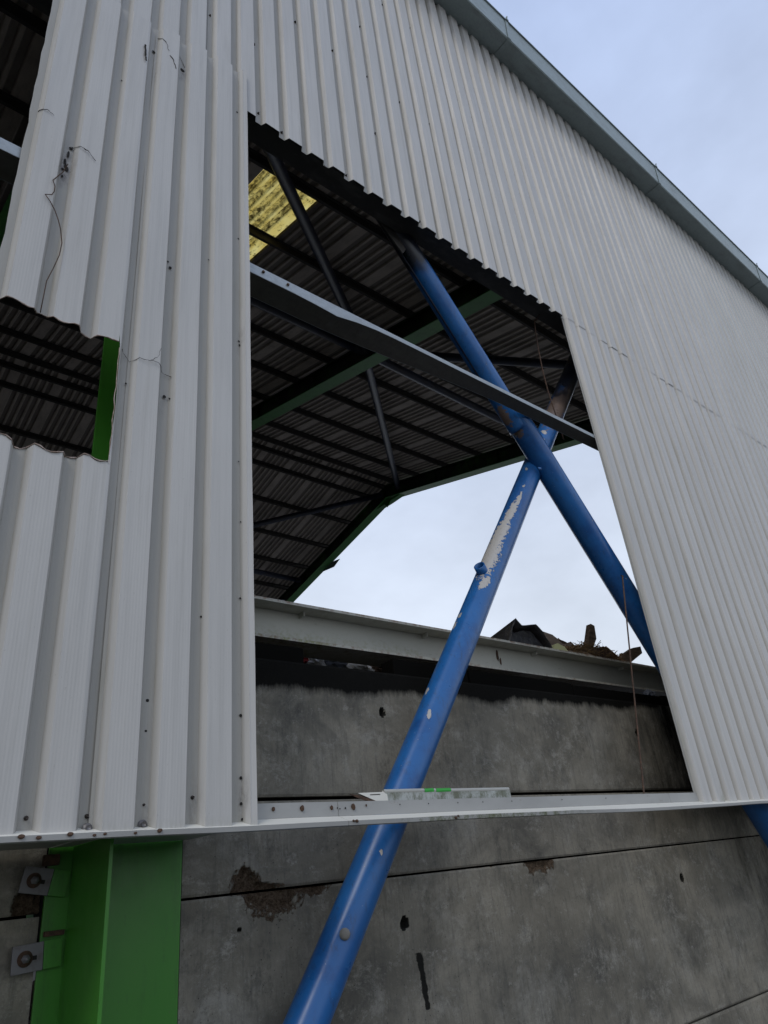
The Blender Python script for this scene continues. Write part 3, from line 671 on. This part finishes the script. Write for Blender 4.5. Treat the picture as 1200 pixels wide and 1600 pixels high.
# seam plate along the upper pipe's left edge and weld collar at the crossing
uB = (Bp[1]-Bp[0]).normalized(); lB = Vector((-uB.z, 0, uB.x)); lB = lB if lB.x < 0 else -lB
q0 = Bp[0].lerp(Bp[1], .52)+lB*.098; q1 = Bp[0].lerp(Bp[1], .93)+lB*.098
under(tube('seam_bead', [q0+Vector((0, .03, 0)), q0.lerp(q1, .5)+lB*.006+Vector((0, .02, 0)), q1+Vector((0, .02, 0))], .010, BLUE_DARK, None, 8), pb)
cr = Vector((5.10, 3.35, 5.0)); ring = []
for k in range(13):
    f = -.9+2.3*k/12; ring.append(cr+lB*.125*math.cos(f)*1.0+Vector((0, -1, 0))*.02-uB*(.25-.5*k/12)*.6)
knt = Bp[1]+uB*.42-Vector((0, 0, 0))
under(knob(5.06, 4.86, .020, BLUE, pb, 3.255, (1.5, .5, .9)), pb); under(knob(5.84, 4.33, .010, STEEL, pb, 3.33, (1, 1, 1.2)), pb)
# gusset where the top of this pipe meets the frame
under(prism('gusset_plate', [(3.10, 3.262, 7.35), (3.36, 3.262, 7.78), (3.72, 3.262, 7.40), (3.78, 3.262, 7.08), (3.62, 3.262, 6.80)], .012, PURL), pb)

# ------------------------------------------------------------------ concrete walls
def panel(x0, x1, z0, z1, y, res=None, spalls=(), holes=(), blacks=(), lip=.006, t=.14, soots=()):
    nx = max(1, int((x1-x0)/res)) if res else 8; nz = max(1, int((z1-z0)/(res*.6))) if res else 3
    XS = [x0+(x1-x0)*i/nx for i in range(nx+1)]
    for (a, b, c_, d_) in spalls:
        lo, hi = max(x0, a-c_*2), min(x1, a+c_*2); XS = [q for q in XS if q < lo or q > hi]+[lo+(hi-lo)*k/int((hi-lo)/.008+1) for k in range(int((hi-lo)/.008+1)+1)]
    for (a, b, c_) in holes:
        lo, hi = a-c_*2.2, a+c_*2.2; XS = [q for q in XS if q < lo or q > hi]+[lo+(hi-lo)*k/16 for k in range(17)]
    XS = sorted(set(round(q, 4) for q in XS)); nx = len(XS)-1
    vs, fs, sp, bk, so = [], [], [], [], []
    for j in range(nz+1):
        for i in range(nx+1):
            x = XS[i]; z = z0+(z1-z0)*j/nz; d = 0; s = 0; b = 0
            if res:
                for (cx_, cz2, rx, rz) in spalls:
                    q = math.sqrt(((x-cx_)/rx)**2+((z-cz2)/rz)**2); q += .45*noise.noise(Vector((x*13, z*13, 1)))+.2*noise.noise(Vector((x*40, z*40, 2)))
                    s = max(s, 1.15-.62*q)
                for (hx, hz, r) in holes:
                    q = math.hypot(x-hx, z-hz)/r*(1+.3*noise.noise(Vector((x*50, z*50, 0))))
                    if q < 1: d = max(d, .06*(1-q*q)); b = max(b, 1.1)
                    elif q < 2.2: b = max(b, .25)
                if s > .5: d = max(d, min(1, (s-.5)*5)*(.022+.012*noise.noise(Vector((x*30, z*30, 5)))))
            for f in blacks: b = max(b, f(x, z))
            d += .0015*noise.noise(Vector((x*1.5, z*2, 3)))
            if min(j, nz-j) == 0: d += lip
            vs.append((x, y+d, z)); sp.append(s); bk.append(b); so.append(max([f(x, z) for f in soots]+[0]))
    n = nx+1
    for j in range(nz):
        for i in range(nx): a = j*n+i; fs.append([a, a+1, a+n+1, a+n])
    k = len(vs); per = [i for i in range(n)]+[j*n+nx for j in range(1, nz+1)]+[nz*n+i for i in range(nx-1, -1, -1)]+[j*n for j in range(nz-1, 0, -1)]
    for i in per: vs.append((vs[i][0], y+t, vs[i][2])); sp.append(0.); bk.append(0.); so.append(0.)
    m = len(per)
    for i in range(m): fs.append([per[(i+1) % m], per[i], k+i, k+(i+1) % m])
    fs.append([k+i for i in range(m)][::-1])
    return link('concrete_panel', pyd('panel', vs, fs, attrs={'spall': sp, 'black': bk, 'soot': so}), CONC)
cw = thing('concrete_wall', 'soot-stained precast concrete panel wall behind the leaning blue pipe', 'wall', (5.3, 3.65, 0))
cl_ = thing('concrete_wall', 'damp concrete panels left of the bright green column', 'wall', (-2, 3.66, 0))
def slotmark(x, z):
    c = 3.262+.022*((1.17-z)/.263); w = .022 if z < 1.14 else .034
    return 1.1*max(0, 1-abs(x-c)/w*.6) if .895 < z < 1.19 else 0
def edge_soot_shade(): return lambda x, z: 1.5*sstep(2.71+.03*(x-2.2)-.12, 2.71+.03*(x-2.2)+.09, z+.05*noise.noise(Vector((x*2.2, 0, 7)))+.02*noise.noise(Vector((x*9, 0, 3))))  # soot along the top edge, deepened to paint the gap's shade as well
under(panel(1.752, 9.6, .372, 1.588, 3.65, .02, [(2.28, 1.575, .17, .10), (2.5, 1.60, .17, .05), (2.14, 1.60, .10, .03), (4.50, 1.595, .17, .075), (4.0, 1.60, .25, .012)], [(3.171, 1.343, .034), (6.396, 1.333, .034), (2.07, 1.43, .010)], [slotmark], .006, .14, [lambda x, z: .55*sstep(6.5, 8.5, x)]), cw)
under(panel(1.752, 9.6, 1.600, 2.035, 3.65, .02, [(2.10, 1.605, .075, .11), (2.18, 1.60, .14, .03)], [], []), cw)
under(panel(1.752, 9.6, 2.062, 2.865, 3.70, .022, [], [(3.20, 2.585, .028), (6.35, 2.57, .03)], [], .006, .05, [edge_soot_shade(), lambda x, z: .9*sstep(5.6, 7.6, x+.3*noise.noise(Vector((x, z*2, 9))))]), cw)
under(panel(1.752, 9.6, .012, .360, 3.65, .03), cw)
for (za, zb_) in ((.012, .36), (.372, 1.588), (1.60, 2.05)):
    under(panel(9.62, 17.4, za, zb_, 3.65), cw)
under(panel(9.62, 17.4, 2.062, 2.93, 3.70), cw)
under(panel(-8.6, 1.105, .012, .37, 3.665), cl_)
under(panel(-8.6, 1.105, .382, 1.590, 3.665), cl_); 
under(panel(.0, 1.105, 1.602, 2.05, 3.665, .015, [(1.04, 1.62, .05, .09), (1.10, 1.60, .04, .15)], [], [lambda x, z: .9*max(0, 1-math.hypot((x-1.10)/.10, (z-1.66)/.10))]), cl_)
under(panel(-8.6, -.01, 1.602, 2.05, 3.665), cl_)
under(panel(-8.6, 1.105, 2.062, 2.93, 3.70), cl_)
for w_, x0_, x1_ in ((cw, 1.76, 17.38), (cl_, -8.58, 1.09)):
    under(link('joint_filler', boxes([(x0_, x1_, 3.808, 3.83, a, b) for a, b in ((.33, .42), (1.54, 1.65), (.002, .03))]+[(x0_, x1_, 3.755 if w_ is cw else 3.845, 3.80 if w_ is cw else 3.87, 2.045 if w_ is cw else 1.98, 2.12)]), DARKWALL), w_)
# black boards added to paint the gap's shade above the upper panel
pk_ = thing('gap_shade_boards', 'black boards painted in as the shade of the gap between concrete wall and grey beam', 'board', (4, 4, 2.95))
for i, (a, b, dy, dz) in enumerate(((1.7, 2.16, 0, .03), (2.17, 2.60, .03, .01), (3.36, 4.14, .02, .02), (4.15, 5.5, .01, .012), (5.51, 7.0, .03, 0), (7.02, 9.4, 0, .01))):
    under(link('board', boxes([(a, b-.01, 3.715+dy*.3, 3.83+dy, 2.868, 2.962+dz)], .003), DARKWALL), pk_)  # added boards, standing in for the gap's shade

# ------------------------------------------------------------------ panel clips on the column
def clip(c, tilt, label):
    t = thing('panel_clip', label, 'bracket', c, 'bolted clips holding the concrete panels')
    t.rotation_euler = (0, rad(tilt), 0)
    def bx(n, d, m, bev=.002): return link(n, boxes([d], bev), m, t)
    bx('steel_plate', (-.105, .018, -.012, 0, -.052, .052), STEEL)
    bx('green_end', (.019, .092, -.014, -.001, -.052, .052), GREEN)
    link('washer', tube_me([(-.055, -.013, 0), (-.055, -.018, 0)], .030, 20), RUST, t)
    link('bolt_head', tube_me([(-.055, -.019, 0), (-.055, -.036, 0)], .016, 6), STEEL, t)
    link('bolt_end', tube_me([(-.055, -.037, 0), (-.055, -.052, 0)], .009, 10), STEEL, t)
    link('slot_shadow', boxes([(-.030, -.008, -.0135, -.0125, -.010, .006)]), BLACK, t)
clip((1.105, 3.632, 1.722), 10, 'tilted upper steel clip bolted to concrete beside the green column')
clip((1.105, 3.632, 1.444), -3, 'lower steel clip bolted to concrete beside the green column, nearly square')
ng = thing('broken_packer', 'dark rusty packing piece wedged between concrete and green column above the lower clip', 'packer', (1.14, 3.63, 1.53))
under(link('packer', boxes([(1.118, 1.20, 3.615, 3.638, 1.512, 1.532)], .003), RUST), ng)
ng2 = thing('broken_packer', 'brown rotten block between the flashing and the upper clip on the column', 'packer', (1.13, 3.63, 1.82))
under(link('packer', boxes([(1.08, 1.15, 3.61, 3.638, 1.785, 1.83)], .006), RUST), ng2)

# ------------------------------------------------------------------ grey beam on the wall
bmn = thing('steel_beam', 'long grey painted steel beam lying above the concrete wall', 'beam', (5, 4.0, 3.2))
def beam_part(name, dims, nx=60, mossf=None, rustf=None):
    x0, x1, y0, y1, z0, z1 = dims
    me = extrude_x([(y0, z0), (y1, z0), (y1, z1), (y0, z1)], x0, x1, True, nx)
    for k, f in (('moss', mossf), ('rustline', rustf)):
        a = me.attributes.new(k, 'FLOAT', 'POINT'); a.data.foreach_set('value', [f(v.co) if f else 0. for v in me.vertices])
    under(link(name, me, BEAM), bmn)
beam_part('top_flange', (1.7, 9.5, 3.85, 4.15, 3.318, 3.338), rustf=lambda c: 1.0 if c.y < 3.9 and c.z > 3.32 else .45)
beam_part('web', (1.7, 9.5, 3.994, 4.006, 3.082, 3.317), mossf=lambda c: .8 if c.z < 3.1 and c.x < 4 else 0)
beam_part('bottom_flange', (1.7, 9.5, 3.85, 4.15, 3.060, 3.080), mossf=lambda c: .9 if c.x < 3.0 else .3, rustf=lambda c: .7 if c.y < 3.9 else .3)
for x in (2.75, 3.95, 5.35, 6.8, 8.2):
    under(link('stiffener', boxes([(x, x+.010, 3.93, 3.992, 3.285, 3.317)]), BEAM), bmn)
under(knob(4.86, 3.24, .03, RUST, bmn, 3.990, (.5, .2, 1.6)), bmn); under(knob(4.89, 3.19, .022, RUST, bmn, 3.990, (.5, .2, 1.5)), bmn)
# posts that carry the beam behind the wall
for x in (1.9, 9.3):
    under(link('post', boxes([(x-.1, x+.1, 3.99, 4.01, .01, 3.058), (x-.1, x-.09, 3.90, 4.10, .01, 3.058), (x+.09, x+.10, 3.90, 4.10, .01, 3.058)]), BEAM), bmn)

# ------------------------------------------------------------------ waste heap and debris
def blobm(rx, ry, rz, seed, sub=4, amp=.35, fr=1.6):
    me = bpy.data.meshes.new('heap'); bm = bmesh.new(); bmesh.ops.create_icosphere(bm, subdivisions=sub, radius=1)
    for v in bm.verts:
        k = 1+amp*noise.fractal(v.co*fr+Vector((seed, 0, 0)), 1, 2, 4); v.co = Vector((v.co.x*rx, v.co.y*ry, v.co.z*rz))*k
    bm.to_mesh(me); bm.free(); return me
hp = link('waste_heap', blobm(4.6, 1.6, 2.85, 2, 5), WASTE); hp.location = (6.2, 6.2, 0); tag(hp, 'dark heap of mixed waste filling the shed behind the concrete wall', 'waste heap'); hp['kind'] = 'stuff'
def crumple(name, label, cat, c, size, mat, seed, rot=(0, 0, 0), amp=.5, group=None):
    me = blobm(size[0], size[1], size[2], seed, 3, amp, 2.2)
    o = link(name, me, mat); o.location = c; o.rotation_euler = rot; tag(o, label, cat, group); return o
G_ = 'scraps seen through the gap under the beam'
lay = thing('rubbish_shelf', 'dark plank ledge under the scraps behind the concrete wall', 'plank', (3.5, 4.4, 3.02)); under(link('plank', boxes([(2.6, 5.4, 4.22, 4.62, 2.99, 3.03)], .004), DARKWALL), lay)
crumple('red_cloth_scrap', 'red cloth scrap at the left end of the gap under the beam', 'cloth', (3.03, 4.38, 3.11), (.06, .05, .05), RED, 1, group=G_)
crumple('white_plastic_scrap', 'white plastic scrap next to the red cloth under the beam', 'plastic', (3.14, 4.36, 3.09), (.10, .05, .05), WHITE, 2, (0, .2, 0), group=G_)
crumple('grey_cloth_scrap', 'bluish grey cloth scrap between two white scraps under the beam', 'cloth', (3.33, 4.37, 3.10), (.13, .06, .06), GREYC, 3, group=G_)
crumple('white_plastic_scrap', 'longer white plastic scrap in the middle of the gap under the beam', 'plastic', (3.55, 4.36, 3.10), (.14, .06, .055), WHITE, 4, (0, .1, 0), group=G_)
crumple('red_brick_scrap', 'reddish brown lump at the right end of the gap under the beam', 'rubble', (3.77, 4.37, 3.10), (.10, .06, .055), RUST, 5, group=G_)
crumple('red_cloth_scrap', 'tiny red scrap just right of the brown lump under the beam', 'cloth', (3.92, 4.37, 3.11), (.05, .04, .03), RED, 6, group=G_)
def slab(name, label, cat, pts, th, mat): 
    o = prism(name, pts, th, mat); tag(o, label, cat); return o
# on the beam: black plastic, boards, straw
def fold_sheet(name, label, prof_pts, y0, y1, mat, seed):
    vs, fs = [], []; n = len(prof_pts); ny = 8
    for j in range(ny+1):
        y = y0+(y1-y0)*j/ny
        for i, (x, z) in enumerate(prof_pts):
            k = .02*noise.noise(Vector((x*9+seed, y*11, z*9))); fall = 1-.25*(j/ny)
            vs.append(Vector((x+k+.05*(j/ny), y+.02*noise.noise(Vector((x*7, z*8, seed))), 3.342+(z-3.342)*fall+k*.6)))
    for j in range(ny):
        for i in range(n-1): a = j*n+i; fs.append([a, a+1, a+n+1, a+n])
    V, F, _ = thick(vs, fs, (0, 0, -.006)); o = link(name, pyd(name, V, F, True), mat); tag(o, label, 'plastic sheet'); return o
def lin(pts, n=6):
    o = []
    for a, b in zip(pts[:-1], pts[1:]):
        for k in range(n): o.append((a[0]+(b[0]-a[0])*k/n, a[1]+(b[1]-a[1])*k/n))
    return o+[pts[-1]]
fold_sheet('black_plastic_sheet', 'crumpled black plastic sheet, leftmost of the debris on the beam', lin([(4.97, 3.345), (5.12, 3.60), (5.20, 3.545), (5.28, 3.56), (5.42, 3.585), (5.52, 3.53), (5.64, 3.35)]), 3.92, 4.30, PLASTIC, 3)
# front face of the sheet
GREYWOOD = M('weathered_grey_board', (.19, .15, .12), .85); GREYWOOD.mix(GREYWOOD.rng(GREYWOOD.noise(12, (.3, 3, 3), 7, .8), .45, .65), (.09, .06, .045), .8); GREYWOOD.bmp(GREYWOOD.noise(18, (.3, 3, 3)), .01, .7); GREYWOOD = GREYWOOD.m
slab('charred_board', 'wide dark brown board end leaning behind the black plastic', 'board', [(5.60, 4.05, 3.345), (5.56, 4.05, 3.56), (5.72, 4.07, 3.60), (5.88, 4.08, 3.59), (6.03, 4.06, 3.50), (6.02, 4.05, 3.345)], .05, GREYWOOD)
slab('black_plastic_sheet', 'folded black plastic face hanging at the left end of the debris', 'plastic sheet', [(4.985, 4.0, 3.343), (5.11, 4.01, 3.56), (5.19, 4.02, 3.50), (5.30, 4.0, 3.535), (5.43, 4.01, 3.55), (5.55, 4.0, 3.44), (5.62, 4.0, 3.343)], .03, PLASTIC)
slab('broken_board', 'grey broken board standing edge-on between brown board and straw', 'board', [(5.96, 4.02, 3.345), (5.99, 4.02, 3.49), (6.10, 4.03, 3.53), (6.19, 4.02, 3.46), (6.22, 4.02, 3.345)], .05, GREYWOOD)
slab('broken_board', 'reddish broken board at the foot of the upright timber', 'board', [(6.40, 3.93, 3.345), (6.42, 3.93, 3.47), (6.52, 3.93, 3.50), (6.66, 3.94, 3.48), (6.72, 3.94, 3.345)], .05, RUST)
slab('upright_timber', 'jagged timber stub standing tallest of the debris on the beam', 'timber', [(6.30, 4.05, 3.40), (6.44, 4.03, 3.60), (6.53, 4.02, 3.775), (6.59, 4.02, 3.76), (6.585, 4.03, 3.62), (6.48, 4.05, 3.48), (6.42, 4.06, 3.36)], .06, WOOD)
slab('split_board', 'long split reddish board lying flat in front of the straw', 'board', [(6.02, 3.93, 3.345), (6.05, 3.93, 3.40), (6.30, 3.94, 3.46), (6.52, 3.95, 3.50), (6.54, 3.95, 3.455), (6.30, 3.94, 3.39)], .05, WOOD)
slab('charred_pole', 'dark charred pole sticking up behind the thin rusty rod', 'pole', [(6.98, 4.1, 3.36), (7.0, 4.1, 3.46), (7.45, 4.12, 3.645), (7.62, 4.12, 3.68), (7.62, 4.12, 3.60), (7.14, 4.1, 3.385)], .06, WOOD)
slab('charred_stub', 'small pointed charred stub right of the straw on the beam', 'timber', [(6.85, 4.0, 3.343), (6.88, 4.0, 3.42), (6.94, 4.0, 3.40), (6.975, 4.0, 3.50), (7.02, 4.0, 3.45), (7.06, 4.0, 3.343)], .04, WOOD)
slab('yellow_foam_lump', 'pale yellow foam lump between black plastic and brown board', 'foam', [(5.60, 3.90, 3.342), (5.62, 3.90, 3.40), (5.68, 3.90, 3.425), (5.78, 3.90, 3.40), (5.84, 3.90, 3.342)], .06, M('pale_foam', (.42, .42, .22), .9).m)
def board(name, label, a, b, wd, th, roll, mat, cat='board'):
    a = Vector(a); b = Vector(b); d = (b-a).normalized(); u = d.cross(Vector((0, 0, 1))).normalized(); v = u.cross(d)
    u, v = u*math.cos(roll)+v*math.sin(roll), -u*math.sin(roll)+v*math.cos(roll); vs, fs = [], []; n = 9
    for k in range(n):
        c = a.lerp(b, k/(n-1)); j = .5 if k in (0, n-1) else .12
        for (p, q) in ((-1, -1), (1, -1), (1, 1), (-1, 1)):
            vs.append(c+u*p*wd/2*(1+random.uniform(-.1, .1))+v*q*th/2+d*random.uniform(-1, 1)*wd*j)
    for k in range(n-1):
        for m in range(4): fs.append([4*k+m, 4*k+(m+1) % 4, 4*k+4+(m+1) % 4, 4*k+4+m])
    fs += [[3, 2, 1, 0], [4*n-4, 4*n-3, 4*n-2, 4*n-1]]
    o = link(name, pyd(name, vs, fs), mat); tag(o, label, cat); return o
RWOOD = M('reddish_split_wood', (.24, .13, .08), .85); RWOOD.mix(RWOOD.rng(RWOOD.noise(14, (.4, 3, 3), 7, .8), .45, .65), (.05, .03, .02), .8); RWOOD.bmp(RWOOD.noise(20, (.3, 3, 3)), .01, .7); RWOOD = RWOOD.m
board('split_board', 'short reddish board end lying against the brown board, left of the straw', (5.86, 4.02, 3.40), (6.12, 3.98, 3.42), .09, .03, .5, RWOOD)
board('split_board', 'dark splintered board leaning over the right shoulder of the brown board', (5.92, 4.10, 3.53), (6.16, 4.06, 3.44), .09, .035, .9, WOOD)
board('split_board', 'narrow reddish slat poking from the straw below the upright timber', (6.30, 4.0, 3.42), (6.66, 4.0, 3.50), .05, .02, .3, RWOOD)
board('split_board', 'thick short block on its side at the right foot of the straw', (6.52, 4.05, 3.43), (6.76, 4.02, 3.44), .13, .05, 1.2, RWOOD)
board('split_board', 'thin slat slanting down to the beam at the right end of the straw', (6.60, 3.96, 3.50), (6.84, 3.94, 3.36), .035, .015, .2, RWOOD)
board('split_board', 'flat grey board across the beam just right of the yellow foam', (5.80, 3.98, 3.37), (6.24, 3.97, 3.365), .12, .025, .1, WOOD)
# straw
vs, fs = [], []
def straw_bar(p, q, r):
    a, b = frame_of(q-p); n = len(vs)
    for c in (p, q):
        for k in range(3): vs.append(c+a*math.cos(2.09*k)*r+b*math.sin(2.09*k)*r)
    fs.extend([[n, n+1, n+4, n+3], [n+1, n+2, n+5, n+4], [n+2, n, n+3, n+5]])
for i in range(2600):
    x = random.uniform(5.85, 6.82); h = max(.02, .15*math.sin(min(1, max(0, (x-5.8)/1.05))*PI)**.7)
    p = Vector((x, random.uniform(3.92, 4.15), 3.342+random.uniform(0, h)))
    a = random.uniform(0, 2*PI); l = random.uniform(.04, .13); q = p+Vector((math.cos(a)*l, math.sin(a)*l*.6, random.uniform(-.02, .05)))
    q.z = max(q.z, 3.343); straw_bar(p, q, random.uniform(.0010, .0042))
for i in range(30):
    x = random.uniform(6.2, 6.9); p = Vector((x, 4.03, 3.36)); straw_bar(p, p+Vector((random.uniform(-.08, .14), 0, random.uniform(.06, .19))), .0014)
o = link('straw_tangle', pyd('straw', vs, fs), STRAW); tag(o, 'tangle of brown straw and splinters on the grey beam', 'straw'); o['kind'] = 'stuff'
crumple('grey_rag', 'small grey rag on the left end of the grey beam', 'rag', (2.62, 4.0, 3.365), (.07, .05, .035), GREYC, 8)
crumple('brown_clod', 'small brown clod beside the grey rag on the beam', 'rubble', (2.46, 3.98, 3.352), (.06, .05, .018), WASTE, 9)
crumple('pale_rag', 'pale rag hanging in the dark gap near the right end of the concrete wall', 'rag', (6.95, 3.80, 2.99), (.12, .04, .05), GREYC, 12)
crumple('board_scrap', 'pale board scrap in the dark gap under the middle of the beam', 'board', (5.15, 3.90, 2.99), (.14, .05, .02), STEEL, 14)

# ------------------------------------------------------------------ wires and rods
w = thing('hanging_wire', 'thin brown wire dangling crookedly over the left cladding above the burnt hole', 'wire', (.6, 2.97, 5.3))
raw = [(.602, 5.36), (.585, 5.28), (.541, 5.177), (.556, 5.14), (.557, 5.097), (.548, 5.065), (.516, 5.044), (.545, 5.01), (.575, 4.96), (.600, 4.90), (.618, 4.84), (.634, 4.75), (.631, 4.657), (.612, 4.55), (.591, 4.45), (.588, 4.33), (.586, 4.235)]
under(tube('wire_strand', [(x, 2.968, z) for x, z in raw], .0028, RUST, None, 6), w)
w = thing('rusty_rod', 'straight thin rusty rod standing on the flashing at the right of the opening', 'rod', (5.13, 3.06, 1.95))
under(tube('rod_body', [(5.135, 3.062, 1.952), (5.39, 3.058, 2.85), (5.664, 3.054, 3.80)], .0065, RUST, None, 8), w)
under(tube('rod_tip', [(5.645, 3.054, 3.803), (5.683, 3.054, 3.803)], .006, RUST, None, 6), w)
w = thing('hanging_wire', 'thin rusty wire hanging from the top of the opening behind the bare rail', 'wire', (5.6, 3.3, 7.2))
under(tube('wire_strand', [(5.643, 3.18, 7.03), (5.60, 3.24, 6.95), (5.570, 3.24, 6.8), (5.535, 3.24, 6.52), (5.512, 3.24, 6.2), (5.515, 3.24, 5.95), (5.545, 3.24, 5.70), (5.58, 3.24, 5.36)], .007, RUST, None, 6), w)

# ------------------------------------------------------------------ end walls of the shed (they darken the inside)
ew = thing('end_wall', 'dark ribbed gable wall closing the left end of the shed', 'wall', (-8.6, 18, 0))
def corr(n, x0, y0, x1, y1, z0, ztop):
    L = math.hypot(x1-x0, y1-y0); k = int(L/.2); vs, fs = [], []; dx, dy = (x1-x0)/L, (y1-y0)/L
    for i in range(k*2+1):
        s = L*i/(k*2); o = .03*(i % 2); x = x0+dx*s-dy*o; y = y0+dy*s+dx*o; vs += [Vector((x, y, z0)), Vector((x, y, ztop(y)))]
    for i in range(k*2): fs.append([2*i, 2*i+2, 2*i+3, 2*i+1])
    V, F, _ = thick(vs, fs, (-dy*.002, dx*.002, 0)); return link(n, pyd(n, V, F), DARKWALL)
under(corr('wall_sheet', -8.62, 3.3, -8.62, 33.2, .01, lambda y: zr(y)-.05), ew)
bw = thing('back_wall', 'dark ribbed rear wall of the shed beyond the waste heap', 'wall', (5, 33.4, 0))
under(corr('wall_sheet', 17.2, 33.42, -8.6, 33.42, .01, lambda y: zr(33.42)-.03), bw)
